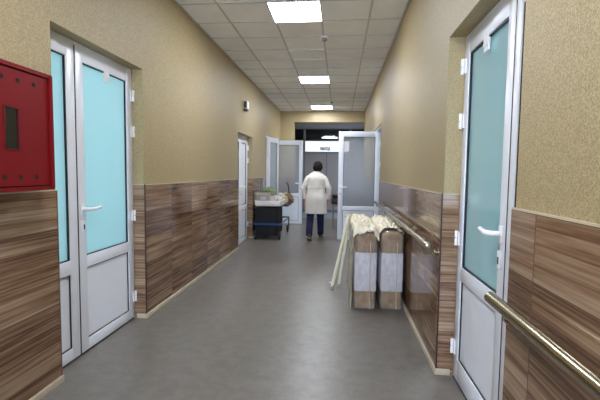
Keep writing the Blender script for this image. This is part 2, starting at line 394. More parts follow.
# local +x -> world -y, local -y -> world -x ; flip so the front (-y) faces +x
a.scale = (1, 1, 1); a.rotation_euler = (0, 0, R(-90)); 
b_ = leaf(d1, .346, 2.262, handle=False, hinges=(.2, .95, 1.71)); b_.location = (XL-.03, 2.388, .012); b_.rotation_euler = (0, 0, R(90))
a.scale.y = -1
B('threshold', mat('under_leaf_dark', (36, 35, 34), .5), [(XL-.07, XL+.0, 2.39, 3.52, 0, .004)], d1)  # near-black strip stands in for the shaded gap under the leaves

B('seam_dark_strip', GASK, [(XL-.055, XL-.0015, 2.7335, 2.7475, .01, 2.25)], d1)  # dark strip stands in for the shaded gap between the leaves
# door 2: right double door
XR = DR+REC
d2 = S(empty('door_2'), 'white door with pale green frosted glass on the right, behind the handrail', 'door')
frame(d2, 1.670, 2.777, 2.263, XR+.004, XR+.075, .014)
a = leaf(d2, .755, 2.247, hinges=(.2, .94, 1.71, 2.06), tag_=True, zmid=(.67, .76), stile=.08, bot=.14); a.location = (XR+.03, 2.764, .012); a.rotation_euler = (0, 0, R(-90))
b_ = leaf(d2, .312, 2.247, handle=False, hinges=(.2, .94, 1.71), stile=.054); b_.location = (XR+.03, 1.684, .012); b_.rotation_euler = (0, 0, R(90)); b_.scale.y = -1
B('seam_dark_strip', GASK, [(XR+.0015, XR+.055, 1.9955, 2.0095, .01, 2.24)], d2)  # dark strip in place of the shaded seam between the leaves
B('threshold', MATS['under_leaf_dark'], [(XR, XR+.07, 1.684, 2.765, 0, .004)], d2)  # near-black again, for the shade under the leaves

# door 3: closed white door far along the left wall
d3 = S(empty('door_3'), 'narrow-looking closed white door far along the left wall, with a small brown plate', 'door')
frame(d3, 6.952, 8.148, 2.068, XL-.075, XL-.004, .014)
a = leaf(d3, .60, 2.05, hinges=(.3, 1.6, 1.85), solid=True); a.location = (XL-.03, 8.13, .004); a.rotation_euler = (0, 0, R(-90)); a.scale.y = -1
b_ = leaf(d3, .56, 2.05, handle=False, hinges=(.3, 1.6), solid=True); b_.location = (XL-.03, 6.968, .004); b_.rotation_euler = (0, 0, R(90))
pl = B('room_plate', mat('brown_plate', (92, 74, 60), .4), [(XL+.002, XL+.008, 7.12, 7.38, 1.62, 1.79)], d3, bev=.002)

# door 4: far right doorway, leaf swung out across the corridor
d4 = S(empty('door_4'), 'open white door with grey frosted glass standing across the far right of the corridor', 'door')
frame(d4, 7.122, 8.358, 2.238, DR+.02, DR+.09, .03)
a = leaf(d4, .83, 2.2, glass=FROSTG, hinges=(.3, 1.55, 1.95), topr=.11, stile=.1, zmid=(.605, .695), bot=.10); a.location = (.80, 8.29, .012); a.rotation_euler = (0, 0, R(180)); a.scale.y = -1

# door 5: far left doorway with two leaves
d5 = S(empty('door_5'), 'pair of open white doors with frosted glass at the far left doorway, behind the loaded trolley', 'door')
frame(d5, 9.652, 10.898, 2.258, XL+.01, -DL-.01, .03)
a = leaf(d5, .42, 2.2, glass=FROSTG, handle=False, hinges=(.3, 1.9), stile=.07); a.location = (-DL+.035, 9.67, .012); a.rotation_euler = (0, 0, R(62))
b_ = leaf(d5, .80, 2.2, glass=FROSTG, hinges=(.3, 1.9), topr=.12, stile=.1, zmid=(.72, .82)); b_.location = (-DL-.0, 10.66, .012); b_.rotation_euler = (0, 0, R(0))

# ------------------------------------------------------------------ vestibule at the end
VG = mat('grey_vestibule_plaster', (150, 148, 150), .7)
VF = mat('pale_grey_floor_tile', (150, 156, 166), .3, var=.05)
S(B('floor_vestibule', VF, [(-2.6, 1.4, 12.1, 19, -.1, .002)]), 'paler grey floor beyond the end opening', 'floor')
S(B('ceiling_vestibule', mat('darker_grey_soffit', (150, 145, 142), .7), [(-2.6, 1.4, 12.25, 14.05, 2.86, 2.96)]), 'grey lowered ceiling beyond the end opening', 'ceiling')
S(B('wall_vestibule', VG, [(-2.7, -2.6, 12.25, 19.1, 0, 3.2), (-2.6, -DL-.25, 12.0, 12.25, 0, 3.2), (1.2, 1.3, 12.25, 19.1, 0, 3.2), (DR+.25, 1.3, 12.0, 12.25, 0, 3.2), (-2.6, 1.3, 19, 19.1, 0, 3.2), (-2.6, 1.3, 14.1, 19, 3.1, 3.2)]), 'dim grey walls beyond the end opening', 'wall')
ALU = mat('grey_aluminium_profile', (128, 128, 132), .4)
d6 = S(empty('door_6', (0, 14, 0)), 'grey glazed partition with twin doors closing the end of the corridor', 'door')
B('partition_frame', ALU, [(-2.6, 1.2, 0, .08, 2.45, 2.49), (-1.27, -1.19, -.01, .09, 0, 2.86), (.3, .38, -.01, .09, 0, 2.86), (-2.6, 1.2, 0, .08, 2.04, 2.09), (-.47, -.44, 0, .08, 0, 2.04)], d6)
DG = mat_frost('frosted_door_glass_grey', (176, 172, 168), trans=.3, front=.5)
B('transom_glass', mat_glass_dark(), [(-2.6, 1.2, .035, .045, 2.49, 2.86)], d6)
B('door_panel', DG, [(-1.19, -.47, .03, .05, .1, 2.04)], d6)
B('door_panel', DG, [(-.44, .3, .03, .05, .1, 2.04)], d6)
B('door_panel', DG, [(-2.6, -1.27, .03, .05, .1, 2.45)], d6)
B('door_panel', DG, [(.38, 1.2, .03, .05, .1, 2.45)], d6)
B('door_kick_rail', ALU, [(-2.6, 1.2, .02, .06, 0, .1)], d6)
S(B('trim_3', mat('steel_threshold', (150, 150, 155), .35, metal=.6), [(EO[0]+.012, DR-.012, 12.05, 12.15, 0, .008)]), 'metal threshold strip across the end opening', 'trim')

sg = empty('lightbox_sign', (-.44, 13.93, 2.09)); tag(sg, 'lit white rectangular sign with small blue lettering above the end doors', 'sign')
B('sign_housing', WHITE_PL, [(-.76, .74, -.02, .05, 0, .36)], sg)
B('sign_face', emit('lit_sign_white', (246, 250, 255), SIGN_E), [(-.75, .73, -.026, -.02, .006, .354)], sg)
# block lettering from flat strokes, cell 1 wide x 1.6 high
LET = {'В': [((0, 0), (0, 1.6)), ((0, 0), (.85, 0)), ((0, .85), (.85, .85)), ((0, 1.6), (.75, 1.6)), ((.9, .1), (.9, .75)), ((.8, .95), (.8, 1.5))],
       'Ы': [((0, 0), (0, 1.6)), ((0, 0), (.6, 0)), ((0, .85), (.6, .85)), ((.65, .1), (.65, .75)), ((1.05, 0), (1.05, 1.6))],
       'Х': [((0, 0), (.95, 1.6)), ((0, 1.6), (.95, 0))],
       'О': [((0, .1), (0, 1.5)), ((.9, .1), (.9, 1.5)), ((.1, 0), (.8, 0)), ((.1, 1.6), (.8, 1.6))],
       'Д': [((-.1, 0), (1.1, 0)), ((.15, 0), (.3, 1.6)), ((.3, 1.6), (.85, 1.6)), ((.85, 0), (.85, 1.6)), ((-.1, 0), (-.1, -.3)), ((1.1, 0), (1.1, -.3))]}
bm = bmesh.new(); u_ = .046
for k, ch in enumerate('ВЫХОД'):
    for (ax_, az), (bx_, bz) in LET[ch]:
        A_, B_ = Vector((ax_*u_, 0, az*u_*1.2)), Vector((bx_*u_, 0, bz*u_*1.2)); d_ = (B_-A_).normalized(); n_ = Vector((d_.z, 0, -d_.x))*.010; A_ -= d_*.010; B_ += d_*.010
        off = Vector((-.225+k*.066, -.030, .062))
        v_ = [bm.verts.new(p+off+Vector((0, y, 0))) for y in (0, .003) for p in (A_+n_, B_+n_, B_-n_, A_-n_)]
        for q_ in ((0, 1, 2, 3), (7, 6, 5, 4), (0, 4, 5, 1), (1, 5, 6, 2), (2, 6, 7, 3), (3, 7, 4, 0)): bm.faces.new([v_[i] for i in q_])
lt_ = finish('sign_lettering', bm, mat('blue_ink', (20, 84, 120), .5), sg); lt_['label'] = 'small blue lettering'
tb = empty('tube_lamp', (-.45, 17.2, 2.86)); tag(tb, 'lit ceiling tube seen through the dark transom glass', 'ceiling light')
B('diffuser', emit('tube_white', (235, 245, 255), 12), [(-.32, .32, -.05, .05, -.03, 0)], tb)
B('housing', WHITE_PL, [(-.34, .34, -.07, .07, 0, .04)], tb)
for sx in (-.24, .24): B('suspension_rod', ALU, [(sx-.01, sx+.01, -.01, .01, .04, .235)], tb)
tb.rotation_euler = (0, 0, R(14))

# ------------------------------------------------------------------ ceiling fittings
PE = emit('led_panel_white', (240, 245, 255), PANEL_E)
def led(k):
    o = empty('ceiling_light', (-.522, GY0+GM*(k+.5), H))
    h = GM/2+.006
    B('diffuser', PE, [(-h+.008, h-.008, -h+.008, h-.008, -.013, -.003)], o)
    B('bezel', WHITE_PL, [(-h, h, -h, -h+.008, -.014, 0), (-h, h, h-.008, h, -.014, 0), (-h, -h+.008, -h+.008, h-.008, -.014, 0), (h-.008, h, -h+.008, h-.008, -.014, 0)], o)
    return o
for k, lb in ((0, 'largest, nearest square light panel in the ceiling'), (6, 'middle square light panel in the ceiling'), (12, 'farthest square light panel, close to the end wall'), (-6, 'square light panel in the ceiling above the viewer'), (-12, 'square light panel in the ceiling behind the viewer')):
    tag(led(k), 'lit white '+lb, 'ceiling light', 'square light panels in the ceiling')
hx0, hy0 = -.522, GY0+3.5*GM
hh = empty('ceiling_hatch', (hx0, hy0, H)); tag(hh, 'square white-framed access hatch in the ceiling between the light panels', 'hatch')
B('hatch_frame', mat('pale_hatch_frame', (252, 252, 252), .5), [(-.26, .26, -.26, -.24, -.012, 0), (-.26, .26, .24, .26, -.012, 0), (-.26, -.24, -.24, .24, -.012, 0), (.24, .26, -.24, .24, -.012, 0)], hh)
B('hatch_panel', mat('pale_hatch_panel', (250, 249, 246), .7), [(-.238, .238, -.238, .238, -.007, 0)], hh)
def smoke(x, y, lb):
    o = empty('smoke_detector', (x, y, H)); tag(o, lb, 'smoke detector', 'smoke detectors on the ceiling')
    bm = bmesh.new(); lathe(bm, [(.05, -.008), (.052, -.018), (.046, -.026)][::-1] + [(.05, -.006)]); finish('mounting_ring', bm, WHITE_PL, o, True)
    bm = bmesh.new(); lathe(bm, [(.012, -.058), (.032, -.054), (.036, -.045), (.036, -.026)]); finish('sensor_head', bm, mat('grey_plastic', (120, 118, 116), .4), o, True)
smoke(-.236, 5.50, 'small round detector on the ceiling right of the access hatch')
smoke(-.236, 10.35, 'small round detector on the ceiling beside the farthest light panel')

# wall speaker/beacon
o = empty('wall_beacon', (-DL, 7.42, 2.49)); tag(o, 'small white box with dark side high on the left wall', 'wall sounder')
bm = bmesh.new(); box(bm, 0, .075, -.07, .07, .04, .18, bev=.008); finish('housing', bm, WHITE_PL, o, True)
bm = bmesh.new(); box(bm, .0, .07, -.06, .06, 0, .039, bev=.006); finish('speaker_cap', bm, mat('dark_grey_plastic', (70, 64, 58), .4), o, True)
bm = bmesh.new(); box(bm, .012, .066, -.074, -.069, .05, .17, bev=.002); finish('side_grille', bm, MATS['dark_grey_plastic'], o, True)

# ------------------------------------------------------------------ red fire cabinet
fc = empty('fire_cabinet', (-DL, 1.54, 1.262)); tag(fc, 'red metal fire hose cabinet with dark window slot on the left wall', 'cabinet')
D = .177
B('body', RED, [(0, D-.02, 0, .60, 0, .012), (0, D-.02, 0, .6, .618, .63), (0, D-.02, 0, .012, .012, .618), (0, D-.02, .588, .6, .012, .618), (0, .012, .012, .588, .012, .618),
   (D-.02, D, 0, .02, 0, .63), (D-.02, D, .58, .6, 0, .63), (D-.02, D, .02, .58, 0, .02), (D-.02, D, .02, .58, .61, .63)], fc)
bm = bmesh.new()
WY0, WY1, WZ0, WZ1 = .278, .361, .212, .412
x0, x1 = D-.018, D-.008
for b in ((x0, x1, .026, WY0, .026, .604), (x0, x1, WY1, .574, .026, .604), (x0, x1, WY0, WY1, .026, WZ0), (x0, x1, WY0, WY1, WZ1, .604)): box(bm, *b)
dr = finish('door', bm, RED, fc)
B('window', mat('dark_smoked_pane', (24, 26, 26), .12, var=.3, vscale=30), [(x0-.004, x1-.004, WY0, WY1, WZ0, WZ1)], dr)
B('window_rim', mat('dark_red_rim', (80, 8, 14), .4), [(x1, x1+.003, WY0-.006, WY0, WZ0-.006, WZ1+.006), (x1, x1+.003, WY1, WY1+.006, WZ0-.006, WZ1+.006), (x1, x1+.003, WY0, WY1, WZ1, WZ1+.006), (x1, x1+.003, WY0, WY1, WZ0-.006, WZ0)], dr)
for z in (.072, .553):
    for y in (.065, .165, .265, .365, .470, .55)[:5]:
        bm = bmesh.new(); lathe(bm, [(.012, 0), (.012, .0015)], (x1, y, z), 'x', 14); finish('vent_hole', bm, REDD, dr)
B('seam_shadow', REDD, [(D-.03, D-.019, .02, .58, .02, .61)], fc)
B('hinge_strip', RED, [(D, D+.004, .583, .597, .01, .62)], fc)

# ------------------------------------------------------------------ handrails
def rail(y0, y1, z, brs, lb):
    o = empty('handrail', (DR-.085, y0, z)); tag(o, lb, 'handrail', 'steel handrails on the right wall')
    L_ = y1-y0; bm = bmesh.new()
    tube(bm, [(0, -0, 0), (0, .004, 0), (0, L_-.004, 0), (0, L_, 0)], [.018, .0235, .0235, .018], 20); finish('rail', bm, STEEL, o, True)
    for y in brs:
        bm = bmesh.new(); yy = y-y0
        tube(bm, [(0, yy, -.012), (0, yy, -.04), (.012, yy, -.052), (.07, yy, -.052)], .0065, 10)
        finish('bracket', bm, STEEL, o, True)
        bm = bmesh.new(); lathe(bm, [(.024, .062), (.024, .070), (.02, .0725)][::1], (0, yy, -.052), 'x', 18); finish('wall_flange', bm, STEEL, o, True)
    return o
rail(-1.8, 1.664, .885, (-1.5, -.2, 1.52), 'near steel handrail running out of the picture at lower right')
rail(2.80, 6.95, .885, (2.87, 4.2, 5.5, 6.75), 'far steel handrail above the wrapped packages')

# ------------------------------------------------------------------ wrapped packages
CARD = mat('brown_cardboard', (138, 104, 70), .6, var=.4, vscale=16, bump=1, bscale=16)
PAPER = mat('white_paper_band', (206, 204, 214), .6, var=.04)
FILM = mat_film('clear_plastic_film', (226, 218, 202), .2, bump=1, scale=16)
FOAM = mat('cream_foam_sheet', (234, 228, 206), .55, var=.07, vscale=10, bump=.3, bscale=18)
def prof(wd, z0, z1, r_top, r_bot, n=6):
    """closed outline in x,z with rounded corners, constant vertex count"""
    pts = []
    for cx, cz, r_, a0 in ((wd/2-r_bot, z0+r_bot, r_bot, -90), (wd/2-r_top, z1-r_top, r_top, 0), (-wd/2+r_top, z1-r_top, r_top, 90), (-wd/2+r_bot, z0+r_bot, r_bot, 180)):
        for k in range(n+1):
            a = R(a0+90*k/n); pts.append((cx+r_*math.cos(a), cz+r_*math.sin(a)))
    return pts
def sg_side(a): return abs(a) > .08
def package(x, y, wd, ht, ln, seed, lb, lean=0, rz=0, fr_=-.06):
    rnd = random.Random(seed)
    o = empty('wrapped_package', (x, y, 0), rz); tag(o, lb, 'package', 'long film-wrapped packages by the right wall')
    def body(name, m, w_, z0, z1, y0, y1, rt_, rb, wob, er=.05):
        bm = bmesh.new(); rings = []
        N_ = 44
        ys = [er*(1-math.cos(R(90)*k/5)) for k in range(6)]
        ys = [y0+v for v in ys]+[y0+er+(y1-y0-2*er)*k/N_ for k in range(1, N_)]+[y1-v for v in reversed(ys)]
        for yy in ys:
            d = min(yy-y0, y1-yy); k_ = 0 if d >= er else er-math.sqrt(max(0, er*er-(er-d)**2))
            pr = prof(w_-k_*.9, z0+k_*.3, z1-k_*1.2, rt_, rb)
            rings.append([Vector((px+wob*noise.noise(Vector((px*11, yy*9, pz*8+seed))), yy+wob*.8*noise.noise(Vector((px*12, seed, pz*9))), max(.002, pz+wob*noise.noise(Vector((px*9+5, yy*9, pz*5+seed)))*(1 if pz > .1 else 0)))) for px, pz in pr])
        loft(bm, rings); return finish(name, bm, m, o, True)
    body('cardboard_core', CARD, wd, .01, ht, 0, ln, .055, .02, .006)
    bm = bmesh.new(); pw = wd/2+.007
    box(bm, -pw, pw, -.010, ln+.010, .19, .585, bev=.016); finish('paper_band', bm, PAPER, o, True)
    body('plastic_wrap', FILM, wd+.024, .003, ht+.010, -.024, ln+.024, .065, .03, .013)
    # crumpled foam sheet following the rounded top
    bm = bmesh.new(); nx, ny = 44, 90; g = []
    r_ = .062; wf = wd/2+.012-r_; al = wf+r_*R(78)
    for jj in range(ny+1):
        row = []; t = jj/ny; s_ = fr_+t*(ln-fr_)
        for i in range(nx+1):
            a_ = ((i/nx)*2-1)*al
            if abs(a_) <= wf: px, pz, nx_, nz_ = a_, 0, 0, 1
            else:
                th = (abs(a_)-wf)/r_; sg_ = 1 if a_ > 0 else -1
                px, pz, nx_, nz_ = sg_*(wf+r_*math.sin(th)), -r_*(1-math.cos(th)), sg_*math.sin(th), math.cos(th)
            edge = max(0, -s_)                      # hanging over the front end
            yy = s_ if s_ > .0 else -.03*math.sin(min(1, edge/.05)*R(90))
            drop = 0 if s_ > 0 else edge*(.9+.35*math.sin(a_*40+seed))
            amp = .016+.020*noise.noise(Vector((a_*5+seed, s_*2.5, 1)))
            c_ = noise.fractal(Vector((a_*34+seed*3, s_*6, 1.7*seed)), .7, 2.2, 4)
            rid = 1-abs(noise.noise(Vector((a_*16-s_*6, s_*4+seed, 2))))*2.2
            dd = .012+1.0*amp*c_+.014*max(0, rid)
            row.append(bm.verts.new((px+nx_*dd*(.5 if sg_side(a_) else 1), yy-(.006*abs(c_) if s_ < 0 else 0), ht+.010+pz+nz_*dd*1.5-drop)))
        g.append(row)
    for jj in range(ny):
        for i in range(nx): bm.faces.new((g[jj][i], g[jj][i+1], g[jj+1][i+1], g[jj+1][i]))
    fo = finish('foam_cover', bm, FOAM, o, True); sm = fo.modifiers.new('t', 'SOLIDIFY'); sm.thickness = .003
    # vertical tape strip on the near face
    B('packing_tape', mat('clear_brown_tape', (186, 174, 150), .2), [(wd*.2, wd*.2+.006, -.033, -.030, .02, ht-.10)], o)
    return o
PK = package(.275, 4.04, .205, .80, 1.25, 3, 'left one of the pair of long film-wrapped brown packages topped with cream foam', rz=R(.3))
package(.538, 4.06, .205, .79, 1.22, 8, 'right one of the pair of long film-wrapped packages, nearest the wall under the handrail', rz=R(0), fr_=.10)

# loose sleeve of milky film hanging down the left package's open side
bm = bmesh.new(); g = []
for i in range(61):
    yy = -.03+i/60*1.29; row = []
    for k in range(25):
        zz = .006+k/24*.80; t = k/24
        xx = -.1275-.030*(1-t)**1.3*(.6+.4*math.sin(yy*9))-.010*noise.fractal(Vector((yy*14, zz*5, 3)), .8, 2.2, 4)+(.05*max(0, (t-.86)/.14)**2)
        row.append(bm.verts.new((xx, yy, zz)))
    g.append(row)
for i in range(60):
    for k in range(24): bm.faces.new((g[i][k], g[i+1][k], g[i+1][k+1], g[i][k+1]))
sl = finish('film_sleeve', bm, mat_film('milky_plastic_film', (222, 216, 196), .5, bump=1, scale=10), PK, True)
md = sl.modifiers.new('t', 'SOLIDIFY'); md.thickness = .001

# leaning white metal legs
WM = mat('ivory_metal_tube', (222, 216, 190), .35)
tr = empty('folded_trestle', (-.03, 4.85, 0)); tag(tr, 'ivory tubular trestle legs leaning on the left wrapped package', 'trestle legs')
def pole(p0, p1, r_, nm='leg', m=WM):
    bm = bmesh.new(); tube(bm, [p0, p1], r_, 12); return finish(nm, bm, m, tr, True)
a0, a1 = Vector((-.035, -.12, .028)), Vector((.150, .12, .868)); b0, b1 = Vector((.045, -.03, .028)), Vector((.168, .24, .860))
l1 = pole(a0, a1, .0185); l2 = pole(b0, b1, .0185)
for p0, pr_ in ((a0, l1), (b0, l2)):
    bm = bmesh.new(); tube(bm, [p0+Vector((0, 0, -.026)), p0+Vector((0, 0, .014))], .022, 12); finish('rubber_foot', bm, mat('pale_grey_rubber', (176, 172, 160), .6), pr_, True)
pole(a0+Vector((-.035, 0, .05)), a0+Vector((.012, .005, .055)), .007, 'peg')
pole(a0.lerp(a1, .97)+Vector((-.045, 0, 0)), a0.lerp(a1, .97)+Vector((.035, .09, 0)), .010, 'crossbar')
pole(a0.lerp(a1, .45), b0.lerp(b1, .45), .007, 'crossbar')

# ------------------------------------------------------------------ padded couch at the far right
LE = mat('dark_brown_leatherette', (48, 36, 32), .35)
co = empty('padded_couch', (.22, 10.3, 0)); tag(co, 'dark padded couch half hidden behind the open far right door', 'couch')
bm = bmesh.new(); box(bm, -.42, .42, -.3, .55, .60, .74, bev=.03); finish('mattress', bm, LE, co, True)
bm = bmesh.new(); box(bm, -.40, .40, -.27, .1, .745, .86, bev=.04); finish('head_rest', bm, LE, co, True)
B('frame', mat('grey_painted_steel', (120, 122, 128), .4), [(-.4, .4, -.28, -.25, .55, .6), (-.4, .4, .5, .53, .55, .6), (-.4, -.37, -.25, .5, .55, .6), (.37, .4, -.25, .5, .55, .6)], co)
for sx in (-.37, .37):
    for y in (-.26, .5):
        bm = bmesh.new(); tube(bm, [(sx, y, 0), (sx, y, .56)], .014, 10); finish('leg', bm, MATS['grey_painted_steel'], co, True)

# ------------------------------------------------------------------ trolley and its load
TX, TY = -1.42, 8.02
tr2 = empty('trolley', (TX, TY, 0)); tag(tr2, 'dark wheeled trolley with blue bars and white tray top beside the left wall', 'trolley')
BLUE = mat('blue_painted_tube', (26, 74, 126), .35); BKM = mat('black_metal', (22, 22, 26), .4)
bm = bmesh.new()
for p, q2 in (((-.32, 0, .33), (.29, 0, .33)), ((-.32, 0, .308), (.29, 0, .308))): tube(bm, [p, q2], .010, 10)
finish('front_bar', bm, BLUE, tr2, True)
bm = bmesh.new()
tube(bm, [(.25, 0, .33), (.26, .6, .33), (.27, 1.2, .34)], .012, 10); tube(bm, [(-.30, 0, .33), (-.30, 1.2, .33)], .012, 10); tube(bm, [(-.3, 1.2, .33), (.27, 1.2, .34)], .012, 10)
finish('side_bars', bm, BLUE, tr2, True)
for x, y in ((-.26, .05), (.2, .05), (-.26, 1.15), (.27, 1.19), (.11, 1.2)):
    bm = bmesh.new(); tube(bm, [(x, y, .13), (x, y, .34 if y > 1.155 else .64)], .013, 10); finish('upright', bm, BKM, tr2, True)
bm = bmesh.new(); tube(bm, [(.09, 1.2, .345), (.28, 1.2, .345)], .013, 10); finish('rear_bar', bm, BKM, tr2, True)
bm = bmesh.new(); box(bm, -.27, .17, .03, .85, .075, .655, bev=.02); finish('storage_bin', bm, mat('black_plastic', (13, 13, 15), .75, var=.2, vscale=5), tr2, True)
bm = bmesh.new(); box(bm, -.28, .34, .5, 1.2, .645, .68, bev=.008); finish('platform', bm, BKM, tr2, True)
# white tray: lofted basin with lip
bm = bmesh.new()
def rr(x0, x1, y0, y1, z, r_, n=5):
    out = []
    for cx, cy, a0 in ((x1-r_, y0+r_, -90), (x1-r_, y1-r_, 0), (x0+r_, y1-r_, 90), (x0+r_, y0+r_, 180)):
        for k in range(n+1): a = R(a0+90*k/n); out.append(Vector((cx+r_*math.cos(a), cy+r_*math.sin(a), z)))
    return out
loft(bm, [rr(-.25, .24, .02, .60, .682, .04), rr(-.275, .265, -.02, .63, .70, .05), rr(-.285, .275, -.035, .64, .79, .06), rr(-.28, .27, -.03, .635, .80, .06), rr(-.265, .255, -.015, .62, .795, .05), rr(-.26, .25, -.01, .61, .76, .05)])
finish('tray', bm, mat('white_enamel', (232, 228, 220), .3), tr2, True)
for x, y in ((-.26, .05), (.22, .04), (-.26, 1.15), (.25, 1.16)):
    c = empty('castor', (x, y, 0)); c.parent = tr2
    bm = bmesh.new(); lathe(bm, [(.04, -.018), (.066, -.016), (.07, -.008), (.07, .008), (.066, .016), (.04, .018)], (0, 0, .071), 'x', 22); finish('wheel', bm, BLACK, c, True)
    B('fork', BKM, [(-.028, -.021, -.02, .02, .06, .15), (.021, .028, -.02, .02, .06, .15), (-.028, .028, -.02, .02, .146, .16)], c)
    bm = bmesh.new(); lathe(bm, [(.018, -.024), (.018, .024)], (0, 0, .071), 'x', 12); finish('hub', bm, ALU, c, True)
bm = bmesh.new(); tube(bm, [(.27, 1.18, .66), (.27, 1.19, .9), (.25, 1.20, 1.08), (.20, 1.20, 1.14)], .014, 10); finish('push_handle', bm, BKM, tr2, True)

def item(name, lb, cat, parts, loc, rz=0, group=None):
    o = empty(name, (TX+loc[0], TY+loc[1], loc[2]), rz); tag(o, lb, cat, group)
    for pn, bx, m, bv in parts: B(pn, m, bx, o, bev=bv)
    return o
GB = mat('greyish_carton', (176, 166, 148), .7, var=.08); LG = mat('pale_card', (214, 208, 196), .65, var=.05)
item('cardboard_box', 'open greyish carton at the left front of the trolley tray', 'box', [
    ('carton', [(-.13, .13, -.12, .12, 0, .01), (-.13, .13, -.12, -.115, .01, .2), (-.13, .13, .115, .12, .01, .2), (-.13, -.125, -.115, .115, .01, .2), (.125, .13, -.115, .115, .01, .2)], GB, 0),
    ('flap', [(-.13, .13, -.19, -.121, .165, .17)], LG, 0), ('label', [(-.05, .06, -.1225, -.1201, .05, .12)], PAPER, 0)], (-.12, .13, .762), R(3))
item('cardboard_box', 'small pale carton standing right of the open carton on the trolley', 'box', [
    ('carton', [(-.06, .06, -.05, .05, 0, .13)], LG, .003), ('tape', [(-.012, .012, -.051, .051, .13, .1315)], GB, 0)], (.10, .08, .762), R(-12))
# green bundle on the open carton: tapered crumpled bag
def lump(name, lb, cat, loc, sx, sy, sz, m, seed, extra=None, amp=.28):
    bm = bmesh.new(); bmesh.ops.create_icosphere(bm, subdivisions=4, radius=1)
    for v in bm.verts:
        n = v.co.normalized(); d = 1+amp*noise.fractal(n*2.2+Vector((seed, 0, 0)), .9, 2.1, 4)+.12*abs(noise.noise(n*6+Vector((0, seed, 0))))
        p = n*d; v.co = Vector((p.x*sx, p.y*sy, max(p.z, -.55)*sz+.55*sz))
    o = empty(name, (TX+loc[0], TY+loc[1], loc[2])); tag(o, lb, cat)
    finish('wrapper', bm, m, o, True)
    if extra: extra(o)
    return o
GR = mat('green_printed_wrapper', (112, 132, 84), .5, var=.4, vscale=30)
def knot(m, z):
    def f(o):
        bm = bmesh.new(); tube(bm, [(0, 0, z-.02), (.005, 0, z), (.02, .01, z+.03), (.03, .0, z+.045)], [.03, .010, .02, .028], 9); finish('knot', bm, m, o, True)
    return f
lump('packet', 'green printed packet lying on top of the cartons on the trolley', 'packet', (-.05, .24, .965), .17, .08, .045, GR, 4, amp=.2)
lump('plastic_bag', 'crumpled beige plastic bag at the right of the trolley load', 'bag', (.17, .76, .685), .12, .10, .13, mat('beige_bag', (190, 176, 140), .4, var=.2, vscale=18, bump=.4), 11, knot(mat('beige_bag', (0, 0, 0)), .18))
lump('plastic_bag', 'grey green crumpled bag behind the cartons on the trolley', 'bag', (-.10, .82, .685), .12, .11, .22, mat('grey_green_bag', (128, 128, 112), .5, var=.2, vscale=14), 21, knot(mat('grey_green_bag', (0, 0, 0)), .32))
lump('cloth_bundle', 'patterned brown cloth bundle hanging over the right end of the trolley', 'cloth', (.26, .98, .69), .13, .11, .14, mat('brown_pattern_cloth', (122, 104, 78), .8, var=.6, vscale=26), 31)
item('metal_tray', 'low grey metal tray lying across the trolley top', 'tray', [
    ('tray_pan', [(-.14, .14, -.09, .09, 0, .004), (-.14, .14, -.09, -.085, .004, .045), (-.14, .14, .085, .09, .004, .045), (-.14, -.135, -.085, .085, .004, .045), (.135, .14, -.085, .085, .004, .045)], mat('brushed_tray_metal', (150, 152, 156), .3, metal=.9), 0),
    ('rim', [(-.145, .145, -.095, -.085, .045, .05), (-.145, .145, .085, .095, .045, .05)], ALU, 0)], (.10, .40, .765), R(8))
lump('paper_heap', 'crumpled white papers heaped in the metal tray on the trolley', 'paper', (.10, .40, .772), .12, .075, .07, mat('white_paper', (224, 222, 216), .7), 41)

# ------------------------------------------------------------------ person walking away
def skin(name, joints, edges, root, m, parent=None, lv=2):
    me = bpy.data.meshes.new(name); ks = list(joints); me.from_pydata([joints[k][0] for k in ks], [(ks.index(a), ks.index(b)) for a, b in edges], [])
    o = bpy.data.objects.new(name, me); COL.objects.link(o)
    o.modifiers.new('skin', 'SKIN'); sv = me.skin_vertices[0].data if me.skin_vertices else None
    if sv is None:
        bpy.context.view_layer.update(); sv = me.skin_vertices[0].data
    for i, k in enumerate(ks):
        r_ = joints[k][1]; sv[i].radius = r_ if isinstance(r_, tuple) else (r_, r_); sv[i].use_root = (k == root)
    o.modifiers[0].use_smooth_shade = True
    s = o.modifiers.new('s', 'SUBSURF'); s.levels = lv; s.render_levels = lv
    bpy.context.view_layer.update()
    me2 = bpy.data.meshes.new_from_object(o.evaluated_get(bpy.context.evaluated_depsgraph_get()))
    bpy.data.objects.remove(o)
    for p in me2.polygons: p.use_smooth = True
    me2.materials.clear(); me2.materials.append(m)
    o = bpy.data.objects.new(name, me2); COL.objects.link(o)
    if parent: o.parent = parent
    return o
SKIN = mat('skin', (196, 132, 108), .5, var=.04)
HAIR = mat('short_dark_hair', (24, 14, 12), .9, var=.4, vscale=60, bump=.8, bscale=120)
COAT = mat('white_coat_cloth', (238, 232, 222), .8, var=.02, bump=.12, bscale=22)
TROU = mat('blue_trousers', (20, 30, 64), .8, var=.15)
SHOE = mat('dark_shoe', (30, 26, 26), .5); SOLE = mat('tan_shoe_sole', (150, 128, 98), .7)
pe = empty('person', (-.470, 8.2, 0), R(1)); tag(pe, 'person in a white coat and dark blue trousers walking away down the corridor', 'person')
